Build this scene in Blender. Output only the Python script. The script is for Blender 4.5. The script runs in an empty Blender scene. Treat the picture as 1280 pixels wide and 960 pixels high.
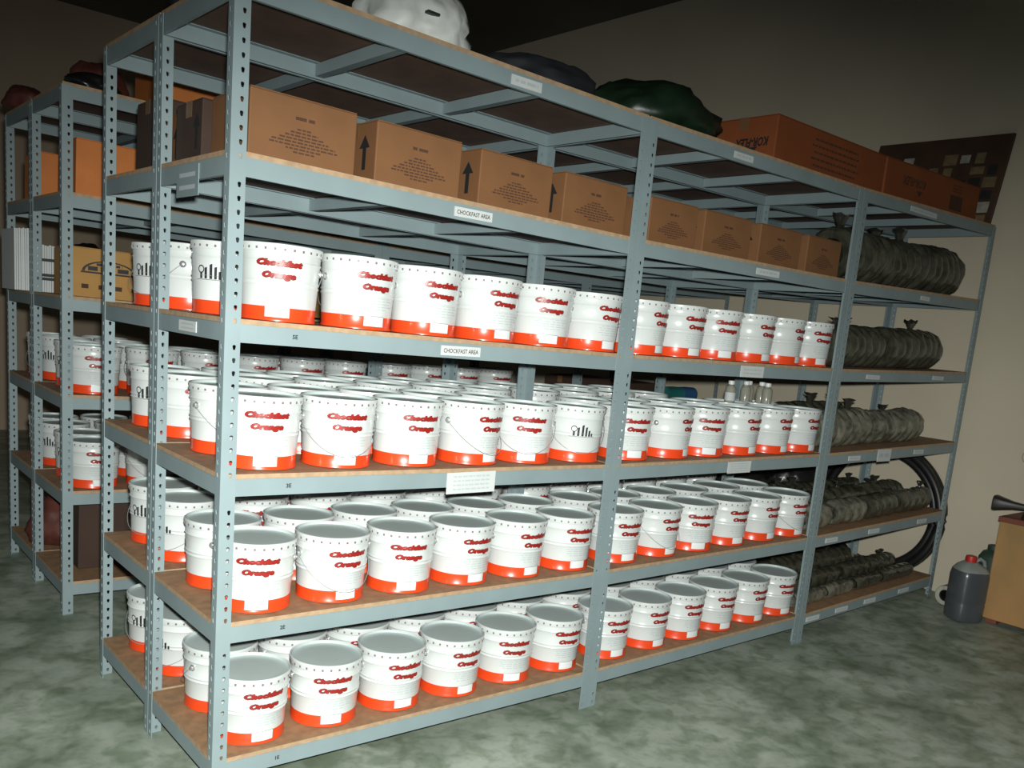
import bpy, bmesh, math, random
from math import sin, cos, pi, radians
from mathutils import Vector, Matrix, noise

random.seed(7)
SC = bpy.context.scene
COL = SC.collection

# ------------------------------------------------------------------ camera
F_PX, CX, CY = 1098.2085, 655.7794, 603.4449
YAW, PITCH, ROLL = 0.7209, -0.1766, 0.0917
CAM = Vector((-1.0917, -2.7193, 1.7966))
fw = Vector((sin(YAW)*cos(PITCH), cos(YAW)*cos(PITCH), sin(PITCH)))
rt0 = Vector((cos(YAW), -sin(YAW), 0)); up0 = rt0.cross(fw)
rt = cos(ROLL)*rt0 + sin(ROLL)*up0
up = -sin(ROLL)*rt0 + cos(ROLL)*up0
cd = bpy.data.cameras.new('camera'); co = bpy.data.objects.new('camera', cd); COL.objects.link(co)
cd.sensor_fit = 'HORIZONTAL'; cd.sensor_width = 36.0; cd.lens = F_PX/1280*36
cd.shift_x = (640-CX)/1280; cd.shift_y = (CY-480)/1280
cd.clip_start = 0.05
m = Matrix(((rt.x, up.x, -fw.x, CAM.x), (rt.y, up.y, -fw.y, CAM.y), (rt.z, up.z, -fw.z, CAM.z), (0, 0, 0, 1)))
co.matrix_world = m
SC.camera = co

# ------------------------------------------------------------------ light: the camera's flash, plus a dim store room
SC.view_settings.view_transform = 'Standard'; SC.view_settings.look = 'None'
SC.view_settings.gamma = 1.0; SC.view_settings.use_curve_mapping = False
SC.view_settings.exposure = 0.0
w = bpy.data.worlds.new('store_room_dimness'); SC.world = w; w.use_nodes = True
w.node_tree.nodes['Background'].inputs[0].default_value = (0.85, 0.95, 1.0, 1)
w.node_tree.nodes['Background'].inputs[1].default_value = 0.036
ld = bpy.data.lights.new('camera_flash', 'SPOT')
ld.energy = 1000; ld.spot_size = radians(88); ld.spot_blend = 1.0; ld.shadow_soft_size = 0.03
ld.color = (0.96, 1.0, 0.955)
lo = bpy.data.objects.new('camera_flash', ld); COL.objects.link(lo)
lo.location = CAM + rt*0.03 + up*0.09
lo.rotation_euler = (fw + rt*(575-CX)/F_PX - up*(785-CY)/F_PX).to_track_quat('-Z', 'Y').to_euler()
lo.scale = (1.5, 1.0, 1.0)      # a flash throws a wide, low beam

# ------------------------------------------------------------------ measurements
BAY = [(0.0, 1.825), (1.825, 3.625), (3.625, 5.40)]
ZS = [0.2217, 0.7148, 1.2207, 1.7204, 2.2252, 2.7329]
BT = 0.016           # board thickness
BH = 0.058           # beam height
DEP = 0.66
WX = 5.56
def lerp(x, xs, ys):
    if x <= xs[0]: return ys[0]
    for a, b, c, d in zip(xs, xs[1:], ys, ys[1:]):
        if x <= b: return c + (d-c)*(x-a)/(b-a)
    return ys[-1]
def DZ(x): return lerp(x, [0, 1.8, 3.6, 5.4], [0, -.0265, -.0245, .0175])
def ZF(x): return lerp(x, [0, 1.8, 3.6, 5.2], [.06, .025, .036, .10])
def tilt(x, rz=0.0):                                # boards lean a hair with the uneven floor; what stands on them leans too
    sl = (DZ(x+.02)-DZ(x-.02))/.04
    return (Matrix.Rotation(-math.atan(sl), 3, 'Y') @ Matrix.Rotation(rz, 3, 'Z')).to_euler()
def top(s, x): return ZS[s-1] + DZ(x) + BT     # top of shelf board s (1 = lowest)

# ------------------------------------------------------------------ materials
def mat(name, col, rough=0.6, metal=0.0, spec=0.5, var=0.0, scale=8.0, bump=0.0, bscale=40.0, coat=0.0, col2=None, stretch=None):
    m = bpy.data.materials.new(name); m.use_nodes = True
    nt = m.node_tree; b = nt.nodes['Principled BSDF']
    b.inputs['Roughness'].default_value = rough; b.inputs['Metallic'].default_value = metal
    b.inputs['Specular IOR Level'].default_value = spec
    if coat: b.inputs['Coat Weight'].default_value = coat; b.inputs['Coat Roughness'].default_value = 0.12
    tc = nt.nodes.new('ShaderNodeTexCoord')
    src = tc.outputs['Object']
    if stretch:
        mp = nt.nodes.new('ShaderNodeMapping'); mp.inputs['Scale'].default_value = stretch
        nt.links.new(src, mp.inputs[0]); src = mp.outputs[0]
    n = nt.nodes.new('ShaderNodeTexNoise'); n.inputs['Scale'].default_value = scale; n.inputs['Detail'].default_value = 5
    nt.links.new(src, n.inputs['Vector'])
    r = nt.nodes.new('ShaderNodeValToRGB')
    c2 = col2 if col2 else tuple(max(0, c*(1-var)) for c in col)
    r.color_ramp.elements[0].position = 0.32; r.color_ramp.elements[1].position = 0.68
    r.color_ramp.elements[0].color = (*c2, 1); r.color_ramp.elements[1].color = (*col, 1)
    nt.links.new(n.outputs['Fac'], r.inputs[0]); nt.links.new(r.outputs[0], b.inputs['Base Color'])
    if bump:
        n2 = nt.nodes.new('ShaderNodeTexNoise'); n2.inputs['Scale'].default_value = bscale; n2.inputs['Detail'].default_value = 4
        nt.links.new(src, n2.inputs['Vector'])
        bp = nt.nodes.new('ShaderNodeBump'); bp.inputs['Strength'].default_value = bump; bp.inputs['Distance'].default_value = 0.01
        nt.links.new(n2.outputs['Fac'], bp.inputs['Height']); nt.links.new(bp.outputs[0], b.inputs['Normal'])
    return m
M = {}
M['steel'] = mat('grey_blue_painted_steel', (.245, .31, .325), .5, .0, .5, .12, 5)
M['board'] = mat('particle_board', (.34, .195, .10), .75, var=.3, scale=25)
M['boardedge'] = mat('particle_board_raw_edge', (.45, .30, .18), .8, var=.25, scale=40)
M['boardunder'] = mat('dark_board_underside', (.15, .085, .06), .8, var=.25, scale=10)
M['white'] = mat('white_enamel', (.63, .655, .645), .28, var=.03, scale=4, coat=.3)
M['orange'] = mat('orange_enamel', (.78, .062, .012), .3, var=.05, coat=.3)
M['red'] = mat('red_print', (.30, .014, .010), .4, var=.05)
M['redshade'] = mat('dark_red_print_outline', (.10, .012, .012), .5, var=.05)
M['lid'] = mat('grey_lid_metal', (.50, .57, .56), .42, .0, .5, .06, 6)
M['lug'] = mat('lug_grey', (.20, .15, .17), .5, var=.1)
M['wire'] = mat('zinc_wire', (.42, .44, .45), .4, .5, var=.1)
M['ear'] = mat('zinc_ear', (.60, .60, .60), .3, .7, var=.1)
M['black'] = mat('black_print', (.018, .018, .02), .6, var=.1)
M['greyprint'] = mat('faint_grey_print', (.45, .50, .52), .6, var=.05)
M['sticker'] = mat('white_sticker', (.78, .80, .80), .5, var=.03)
M['paper'] = mat('white_paper', (.58, .60, .59), .7, var=.06, scale=12)
M['carton'] = mat('brown_carton', (.21, .092, .034), .75, var=.12, scale=10)
M['cartonprint'] = mat('brown_carton_print', (.085, .035, .018), .8, var=.1)
M['tape'] = mat('brown_packing_tape', (.20, .10, .045), .35, var=.1)
M['orangecarton'] = mat('orange_carton', (.62, .19, .04), .7, var=.15, scale=6)
M['dullorange'] = mat('dull_orange_carton', (.26, .066, .016), .75, var=.15, scale=6)
M['tancarton'] = mat('yellow_tan_carton', (.42, .22, .06), .75, var=.12, scale=8)
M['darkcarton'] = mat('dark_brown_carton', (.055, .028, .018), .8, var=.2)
M['whitebag'] = mat('white_plastic_sack', (.80, .82, .78), .5, var=.2, scale=5, bump=.3, bscale=14)
M['darkbag'] = mat('dark_blue_plastic_bag', (.012, .013, .018), .8, var=.3, bump=.3, bscale=12)
M['greenbag'] = mat('dark_green_plastic_bag', (.012, .03, .014), .38, var=.4, bump=.3, bscale=12)
M['redbag'] = mat('dark_red_plastic_bag', (.12, .03, .02), .6, var=.4, bump=.3, bscale=12)
M['blackbag'] = mat('black_plastic_bag', (.012, .012, .012), .3, var=.3, bump=.5, bscale=14)
M['coil'] = mat('film_wrapped_coil', (.085, .085, .06), .25, var=.6, scale=16, bump=.8, bscale=22, coat=.6)
M['coilpale'] = mat('film_wrapped_coil_pale', (.22, .215, .165), .25, var=.75, scale=16, bump=.8, bscale=22, coat=.6)
M['film'] = mat('crumpled_wrapping_film', (.045, .045, .035), .18, var=.5, scale=20, bump=.6, bscale=25, coat=.6)
M['rubber'] = mat('black_rubber_hose', (.014, .014, .014), .42, var=.3, scale=12)
M['jug'] = mat('dark_grey_fluid_in_plastic', (.075, .082, .092), .3, var=.15, scale=5, coat=.2)
M['jugtop'] = mat('clear_cloudy_plastic', (.28, .30, .28), .3, var=.2)
M['redcap'] = mat('red_cap', (.45, .02, .015), .45, var=.1)
M['greencap'] = mat('dark_green_plastic', (.03, .055, .04), .45, var=.2)
M['whitecap'] = mat('white_cap', (.75, .76, .75), .4, var=.05)
M['bottle'] = mat('cloudy_bottle', (.52, .51, .43), .25, var=.1, coat=.3)
M['crate'] = mat('worn_wood_panel', (.46, .24, .09), .65, col2=(.32, .19, .07), scale=4, stretch=(1, 1, .5), bump=.1)
M['cratetop'] = mat('red_brown_wood', (.20, .055, .03), .7, var=.2)
M['tool'] = mat('black_tool', (.025, .02, .018), .45, var=.2)
M['blue'] = mat('blue_cloth', (.03, .12, .28), .7, var=.3)
M['teal'] = mat('teal_cloth', (.02, .20, .19), .7, var=.3)
M['picboard'] = mat('dark_brown_display_board', (.085, .045, .028), .6, var=.3, scale=5)
M['picpale'] = mat('faded_picture_pale', (.50, .48, .40), .6, var=.4, scale=18)
M['picdark'] = mat('faded_picture_dark', (.03, .03, .03), .6, var=.4, scale=18)
M['pictan'] = mat('faded_picture_tan', (.26, .19, .10), .6, var=.4, scale=18)
M['wall'] = mat('cream_painted_wall', (.63, .55, .42), .75, col2=(.58, .51, .39), scale=1.3, bump=.04, bscale=60)
M['stain'] = mat('wall_stain', (.40, .33, .24), .8, var=.1)
M['patch'] = mat('pale_wall_patch', (.70, .63, .52), .75, var=.05)
M['ceil'] = mat('dark_ceiling', (.16, .15, .12), .85, var=.2, scale=1)
M['backwall'] = mat('brownish_wall', (.55, .42, .30), .85, var=.1, scale=1)
_b = M['bottle'].node_tree.nodes['Principled BSDF']
_b.inputs['Transmission Weight'].default_value = .45; _b.inputs['IOR'].default_value = 1.1
def floor_mat():
    m = bpy.data.materials.new('mottled_concrete'); m.use_nodes = True
    nt = m.node_tree; b = nt.nodes['Principled BSDF']; L = nt.links
    tc = nt.nodes.new('ShaderNodeTexCoord')
    def nz(scale, det, dist=0):
        n = nt.nodes.new('ShaderNodeTexNoise'); n.inputs['Scale'].default_value = scale; n.inputs['Detail'].default_value = det
        n.inputs['Distortion'].default_value = dist
        L.new(tc.outputs['Object'], n.inputs['Vector']); return n
    def ramp(n, a, ca, c, cb):
        r = nt.nodes.new('ShaderNodeValToRGB'); r.color_ramp.elements[0].position = a; r.color_ramp.elements[1].position = c
        r.color_ramp.elements[0].color = (*ca, 1); r.color_ramp.elements[1].color = (*cb, 1)
        L.new(n.outputs['Fac'], r.inputs[0]); return r
    r1 = ramp(nz(2.6, 10, .5), .36, (.21, .25, .19), .66, (.44, .485, .41))
    r2 = ramp(nz(9, 8, .4), .36, (.50, .56, .46), .56, (1, 1, 1))
    mx = nt.nodes.new('ShaderNodeMix'); mx.data_type = 'RGBA'; mx.blend_type = 'MULTIPLY'; mx.inputs[0].default_value = .8
    L.new(r1.outputs[0], mx.inputs[6]); L.new(r2.outputs[0], mx.inputs[7])
    r3 = ramp(nz(28, 3), .28, (.75, .75, .75), .5, (1, 1, 1))
    mx2 = nt.nodes.new('ShaderNodeMix'); mx2.data_type = 'RGBA'; mx2.blend_type = 'MULTIPLY'; mx2.inputs[0].default_value = .6
    L.new(mx.outputs[2], mx2.inputs[6]); L.new(r3.outputs[0], mx2.inputs[7])
    L.new(mx2.outputs[2], b.inputs['Base Color'])
    rr = ramp(nz(3, 4), .3, (.35,)*3, .7, (.6,)*3); L.new(rr.outputs[0], b.inputs['Roughness'])
    return m
M['floor'] = floor_mat()

# ------------------------------------------------------------------ mesh helpers
class MB:
    def __init__(s): s.v = []; s.f = []; s.mi = []; s.mats = []
    def mid(s, m):
        if m not in s.mats: s.mats.append(m)
        return s.mats.index(m)
    def add(s, vs, fs, m):
        o = len(s.v); k = s.mid(m)
        s.v += [tuple(v) for v in vs]
        for f in fs: s.f.append(tuple(i+o for i in f)); s.mi.append(k)
    def box(s, a, b, m, sh=None):
        (x0, y0, z0), (x1, y1, z1) = a, b
        vs = [(x, y, z) for z in (z0, z1) for x, y in ((x0, y0), (x1, y0), (x1, y1), (x0, y1))]
        if sh: vs = [sh(v) for v in vs]
        s.add(vs, [(3, 2, 1, 0), (4, 5, 6, 7), (0, 1, 5, 4), (1, 2, 6, 5), (2, 3, 7, 6), (3, 0, 4, 7)], m)
    def lathe(s, prof, m, n=32, cap0=False, cap1=False, mfun=None):
        o = len(s.v)
        for r, z in prof:
            for i in range(n):
                a = 2*pi*i/n; s.v.append((r*cos(a), r*sin(a), z))
        for k in range(len(prof)-1):
            mm = s.mid(mfun(k) if mfun else m)
            for i in range(n):
                j = (i+1) % n
                s.f.append((o+k*n+i, o+k*n+j, o+(k+1)*n+j, o+(k+1)*n+i)); s.mi.append(mm)
        mm = s.mid(m)
        if cap0: s.f.append(tuple(o+i for i in reversed(range(n)))); s.mi.append(s.mid(mfun(0)) if mfun else mm)
        if cap1: s.f.append(tuple(o+(len(prof)-1)*n+i for i in range(n))); s.mi.append(s.mid(mfun(len(prof)-2)) if mfun else mm)
    def tube(s, pts, r, m, n=6, closed=False):
        pts = [Vector(p) for p in pts]; N = len(pts); o = len(s.v); k = s.mid(m)
        ref = Vector((0, 0, 1))
        for i, p in enumerate(pts):
            t = (pts[(i+1) % N]-pts[i-1]) if closed else (pts[min(i+1, N-1)]-pts[max(i-1, 0)])
            t.normalize()
            a = t.cross(ref)
            if a.length < 1e-3: a = t.cross(Vector((1, 0, 0)))
            a.normalize(); b = t.cross(a)
            for j in range(n):
                q = 2*pi*j/n; s.v.append(tuple(p + a*(r*cos(q)) + b*(r*sin(q))))
        for i in range(N if closed else N-1):
            i2 = (i+1) % N
            for j in range(n):
                j2 = (j+1) % n
                s.f.append((o+i*n+j, o+i*n+j2, o+i2*n+j2, o+i2*n+j)); s.mi.append(k)
        if not closed:
            s.f.append(tuple(o+j for j in reversed(range(n)))); s.mi.append(k)
            s.f.append(tuple(o+(N-1)*n+j for j in range(n))); s.mi.append(k)
    def mesh(s, name, smooth=None, bevel=0):
        me = bpy.data.meshes.new(name); me.from_pydata(s.v, [], s.f)
        for m in s.mats: me.materials.append(M[m])
        me.polygons.foreach_set('material_index', s.mi)
        bm = bmesh.new(); bm.from_mesh(me)
        if bevel:
            bmesh.ops.bevel(bm, geom=bm.edges[:], offset=bevel, segments=2, affect='EDGES', profile=.5)
        bmesh.ops.recalc_face_normals(bm, faces=bm.faces[:])
        bm.to_mesh(me); bm.free()
        if smooth:
            me.polygons.foreach_set('use_smooth', [True]*len(me.polygons))
            me.set_sharp_from_angle(angle=radians(smooth))
        me.update(); return me
def obj(name, me, parent=None, loc=(0, 0, 0), rot=(0, 0, 0)):
    o = bpy.data.objects.new(name, me); COL.objects.link(o)
    o.location = loc; o.rotation_euler = rot
    if parent: o.parent = parent
    return o
def tag(o, label, cat, group=None):
    o['label'] = label; o['category'] = cat
    if group: o['group'] = group
    return o
def thing(name, label, cat, loc=(0, 0, 0), rz=0, group=None):
    o = bpy.data.objects.new(name, None); COL.objects.link(o)
    o.empty_display_size = .05
    o.location = loc; o.rotation_euler = (0, 0, rz)
    return tag(o, label, cat, group)
def structure(name, me):
    o = obj(name, me); o['kind'] = 'structure'; return o
def dup(root, loc, rz, label, group=None, name=None):
    r = root.copy(); COL.objects.link(r); r.location = loc; r.rotation_euler = (0, 0, rz); r['label'] = label
    if name: r.name = name
    if group: r['group'] = group
    for ch in list(root.children):
        c = ch.copy(); COL.objects.link(c); c.parent = r
        for g in ch.children:
            d = g.copy(); COL.objects.link(d); d.parent = c
    return r
def text_geo(s, size, shear=0.0, offset=0.0, extrude=0.0):
    cu = bpy.data.curves.new('t', 'FONT'); cu.body = s; cu.size = size; cu.shear = shear; cu.offset = offset
    cu.extrude = extrude; cu.align_x = 'CENTER'; cu.resolution_u = 2
    o = bpy.data.objects.new('t', cu); COL.objects.link(o)
    dg = bpy.context.evaluated_depsgraph_get(); dg.update()
    me = bpy.data.meshes.new_from_object(o.evaluated_get(dg))
    vs = [tuple(v.co) for v in me.vertices]; fs = [tuple(p.vertices) for p in me.polygons]
    bpy.data.objects.remove(o); bpy.data.curves.remove(cu); bpy.data.meshes.remove(me)
    return vs, fs
def squeeze(vs, width):
    xs = [v[0] for v in vs]; k = width/(max(xs)-min(xs)); c = (max(xs)+min(xs))/2
    return [((v[0]-c)*k, v[1], v[2]) for v in vs]

# ------------------------------------------------------------------ setting
mb = MB()
xs = [-3.2, -1.2, 0, .9, 1.8, 2.7, 3.6, 4.4, 5.2, WX]; ys = [-3.6, -1.5, 0, 2, 5, 9.0]
vs = [(x, y, ZF(x)) for y in ys for x in xs]; nx = len(xs)
fs = [(j*nx+i, j*nx+i+1, (j+1)*nx+i+1, (j+1)*nx+i) for j in range(len(ys)-1) for i in range(nx-1)]
mb.add(vs, fs, 'floor')
mb.add([(xs[0], ys[0], -.1), (xs[-1], ys[0], -.1), (xs[-1], ys[-1], -.1), (xs[0], ys[-1], -.1)], [(3, 2, 1, 0)], 'floor')
structure('floor', mb.mesh('floor', smooth=60))
mb = MB(); mb.box((WX, -3.6, -.1), (WX+.15, 9.15, 4.9), 'wall')
def disc_x(x, y, z, r0, r1, m, n=28):
    v = [(x, y+r*cos(2*pi*i/n), z+r*sin(2*pi*i/n)*1.1) for r in (r0, r1) for i in range(n)]
    mb.add(v, [(i, (i+1) % n, n+(i+1) % n, n+i) for i in range(n)], m)
disc_x(WX-.0015, -.42, 1.21, .033, .041, 'stain')
mb.add([(WX-.0015, -.62, 1.62), (WX-.0015, -.42, 1.63), (WX-.0015, -.42, 1.66), (WX-.0015, -.62, 1.67)], [(0, 1, 2, 3)], 'patch')
mb.add([(WX-.0015, -.30, 2.98), (WX-.0015, -.9, 2.95), (WX-.0015, -.9, 2.93), (WX-.0015, -.30, 2.965)], [(0, 1, 2, 3)], 'stain')
structure('wall_right', mb.mesh('wall_right'))
mb = MB(); mb.box((-3.2, 9.0, -.1), (WX, 9.15, 4.9), 'backwall'); structure('wall_back', mb.mesh('wall_back'))
mb = MB(); mb.box((-3.2, -3.6, 4.9), (WX+.15, 9.15, 5.05), 'ceil'); structure('ceiling', mb.mesh('ceiling'))

# ------------------------------------------------------------------ shelving
PW, PD, PT, PITCHH = .05, .04, .0026, .041
HPOST = 2.70
def flange(mb, wdt, hc, fn, h=HPOST):
    """perforated strip: keyhole slots down one flange; fn maps (u, v) to 3-D"""
    n = int(h/PITCHH); p = h/n
    hole = [(-.0055, .006), (0, .0085), (.0055, .006), (.0055, .001), (.0035, -.007), (0, -.0085), (-.0035, -.007), (-.0055, .001)]
    for k in range(n):
        z0, z1 = k*p, (k+1)*p; zc = (z0+z1)/2
        solid = any(abs((zc+.06)-(z-.03)) < .03 for z in ZS)
        if solid:
            mb.add([fn(0, z0), fn(wdt, z0), fn(wdt, z1), fn(0, z1)], [(0, 1, 2, 3)], 'steel'); continue
        outer = [(0, z1), (hc, z1), (wdt, z1), (wdt, zc), (wdt, z0), (hc, z0), (0, z0), (0, zc)]
        inner = [(hc+a, zc+b) for a, b in hole]
        mb.add([fn(*q) for q in outer+inner], [(i, (i+1) % 8, 8+(i+1) % 8, 8+i) for i in range(8)], 'steel')
def make_post(sx, sy):
    """L angle post; sx = +1 flange runs to +x, sy = +1 flange runs to +y"""
    mb = MB()
    flange(mb, PW, .031, lambda u, v: (sx*u, 0, v))
    flange(mb, PD, .022, lambda u, v: (0, sy*u, v))
    me = mb.mesh('post')
    bm = bmesh.new(); bm.from_mesh(me); bmesh.ops.remove_doubles(bm, verts=bm.verts[:], dist=1e-5)
    bmesh.ops.recalc_face_normals(bm, faces=bm.faces[:]); bm.to_mesh(me); bm.free()
    return me
POST = {(sx, sy): make_post(sx, sy) for sx in (1, -1) for sy in (1, -1)}
def add_post(root, x, y, sx, sy, xoff):
    o = obj('post', POST[(sx, sy)], root, (x, y, ZF(x+xoff)))
    o.scale.z = (ZS[5]+DZ(x+xoff)+.004-ZF(x+xoff))/HPOST
    md = o.modifiers.new('thickness', 'SOLIDIFY'); md.thickness = PT; md.offset = 0
    return o
def shelving(label, ox, oy, bay, group):
    x0, x1 = BAY[bay]
    root = thing('steel_shelving_bay', label, 'shelving', (ox, oy, 0), 0, group)
    for x, sx in ((x0+.002, 1), (x1-.002, -1)):
        add_post(root, x, .002, sx, 1, ox); add_post(root, x, DEP-.002, sx, -1, ox)
    for s in range(1, 7):
        z = ZS[s-1]
        sh = lambda v: (v[0], v[1], v[2]+DZ(v[0]))
        for k, (y, d) in enumerate(((.006, 1), (DEP-.006, -1))):
            mb = MB()
            mb.box((x0+.006, min(y, y+d*.003), z-BH), (x1-.006, max(y, y+d*.003), z), 'steel', sh)
            mb.box((x0+.006, min(y+d*.003, y+d*.03), z-.003), (x1-.006, max(y+d*.003, y+d*.03), z), 'steel', sh)
            mb.box((x0+.006, min(y+d*.003, y+d*.014), z-BH), (x1-.006, max(y+d*.003, y+d*.014), z-BH+.003), 'steel', sh)
            o = obj('beam', mb.mesh('beam'), root)
            if k == 0: FRONT[(group, bay, s, oy)] = o
        for x, d in ((x0+.006, 1), (x1-.006, -1)):
            mb = MB()
            mb.box((min(x, x+d*.003), .010, z-BH), (max(x, x+d*.003), DEP-.010, z-.0005), 'steel', sh)
            mb.box((min(x+d*.003, x+d*.014), .010, z-BH), (max(x+d*.003, x+d*.014), DEP-.010, z-BH+.003), 'steel', sh)
            o = obj('side_beam', mb.mesh('side_beam'), root)
            if d == 1: SIDE[(group, bay, s, oy)] = o
        for t in (1/3, 2/3):
            xc = x0+(x1-x0)*t; mb = MB()
            mb.box((xc-.018, .012, z-.048), (xc+.018, DEP-.012, z-.0035), 'steel', sh)
            obj('crossbar', mb.mesh('crossbar'), root)
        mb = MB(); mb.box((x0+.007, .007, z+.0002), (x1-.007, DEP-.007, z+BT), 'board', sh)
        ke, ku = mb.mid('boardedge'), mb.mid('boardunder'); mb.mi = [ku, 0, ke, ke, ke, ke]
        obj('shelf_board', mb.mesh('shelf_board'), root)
    return root
FRONT = {}; SIDE = {}
ROWS = {1: (0, 0), 2: (0, .663), 3: (.05, 2.20), 4: (.05, 2.863)}
RL = {1: 'front row', 2: 'second row, back to back with the front', 3: 'row across the aisle', 4: 'last row at the back'}
SHL = {
 (1, 0): 'nearest grey slotted steel shelving bay, at the near corner, full of white pails',
 (1, 1): 'middle grey steel shelving bay of the front row, full of white pails',
 (1, 2): 'grey steel shelving bay nearest the cream wall, front row, holding wrapped coils',
 (2, 0): 'grey steel shelving bay directly behind the nearest one, back to back with it',
 (2, 1): 'grey steel shelving bay directly behind the middle bay of the front row',
 (2, 2): 'grey steel shelving bay behind the coil-filled bay, by the cream wall',
 (3, 0): 'grey steel shelving bay across the aisle with tan printed carton at its end',
 (3, 1): 'middle grey steel shelving bay in the row across the aisle',
 (3, 2): 'grey steel shelving bay across the aisle, end by the cream wall',
 (4, 0): 'grey steel shelving bay at far left, holding white paper bundles',
 (4, 1): 'middle grey steel shelving bay in the rearmost row',
 (4, 2): 'grey steel shelving bay of the rearmost row, next to the cream wall'}
for r, (ox, oy) in ROWS.items():
    for b in range(3):
        shelving(SHL[(r, b)], ox, oy, b, 'grey steel shelving bays')
GR = 'grey steel shelving bays'

# stickers on the beams (sub-parts of their beams)
def word_dashes(mb, cx, cz, wdt, h, m, y, rnd, sh=None, axis='x'):
    x = -wdt/2
    while x < wdt/2-.002:
        l = min(rnd.uniform(.35, 1.0)*h*4.2, wdt/2-x)
        q = [(cx+x, y, cz-h/2), (cx+x+l, y, cz-h/2), (cx+x+l, y, cz+h/2), (cx+x, y, cz+h/2)]
        if sh: q = [sh(*p) for p in q]
        mb.add(q, [(0, 1, 2, 3)], m)
        x += l + h*.7
def beam_label(row, bay, s, xc, wdt, h, text=None, lines=1, zoff=0.0, m='paper'):
    ox, oy = ROWS[row]; beam = FRONT[(GR, bay, s, oy)]
    mb = MB(); z = ZS[s-1]+DZ(xc)-BH/2+zoff
    mb.box((xc-wdt/2, .0035, z-h/2), (xc+wdt/2, .0058, z+h/2), m)
    if text:
        v, f = text_geo(text, h*.62, 0, .0003); v = squeeze(v, wdt*.88)
        mb.add([(xc+a, .0030, z-h*.22+b) for a, b, c in v], f, 'black')
    else:
        rnd = random.Random(int(xc*1000)+s)
        for k in range(lines):
            word_dashes(mb, xc, z+h*(.5-(k+1)/(lines+1)), wdt*.75, h*.30/lines, 'greyprint', .0030, rnd)
    obj('beam_label', mb.mesh('beam_label'), beam)
beam_label(1, 0, 5, .93, .175, .034, 'CHOCKFAST AREA')
beam_label(1, 0, 4, .92, .185, .036, 'CHOCKFAST AREA')
beam_label(1, 0, 6, 1.13, .15, .036); beam_label(1, 0, 3, 1.02, .24, .085, None, 4, -.012)
beam_label(1, 1, 6, 2.50, .15, .03); beam_label(1, 1, 5, 2.82, .20, .032, None, 1)
beam_label(1, 1, 4, 2.80, .20, .058, None, 2); beam_label(1, 1, 3, 2.80, .20, .062, None, 4, -.004)
beam_label(1, 2, 6, 4.35, .34, .03); beam_label(1, 2, 5, 4.55, .12, .026)
for xc in (4.05, 4.92): beam_label(1, 2, 4, xc, .16, .026)
for xc, ww, hh in ((3.98, .14, .03), (4.35, .17, .08), (4.82, .14, .03)): beam_label(1, 2, 3, xc, ww, hh)
for xc in (3.86, 4.38, 5.05): beam_label(1, 2, 2, xc, .14, .03)
for xc in (3.78, 4.12, 4.48, 4.95): beam_label(1, 2, 1, xc, .15, .03)
for s, t in ((4, '5E'), (3, '3E'), (2, '2E'), (1, '1E')):
    beam = FRONT[(GR, 0, s, 0)]; mb = MB(); v, f = text_geo(t, .019, 0, .0006)
    mb.add([(.24+a, .0045, ZS[s-1]-BH/2-.008+b) for a, b, c in v], f, 'black'); obj('beam_mark', mb.mesh('beam_mark'), beam)
def side_label(row, s, yc, wdt, h, zoff, m='paper'):
    beam = SIDE[(GR, 0, s, ROWS[row][1])]; mb = MB(); z = ZS[s-1]-BH/2+zoff; y = yc-ROWS[row][1]
    mb.box((.0030, y-wdt/2, z-h/2), (.0056, y+wdt/2, z+h/2), m)
    rnd = random.Random(s)
    for k in range(2):
        zz = z+h*(.2-.4*k)
        mb.add([(.0027, y-wdt*.36, zz-h*.07), (.0027, y+wdt*.36, zz-h*.07), (.0027, y+wdt*.36, zz+h*.07), (.0027, y-wdt*.36, zz+h*.07)], [(0, 1, 2, 3)], 'greyprint')
    obj('beam_label', mb.mesh('beam_label'), beam)
side_label(1, 4, .33, .16, .036, 0)
side_label(1, 5, .36, .20, .10, -.03, 'steel')

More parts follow.
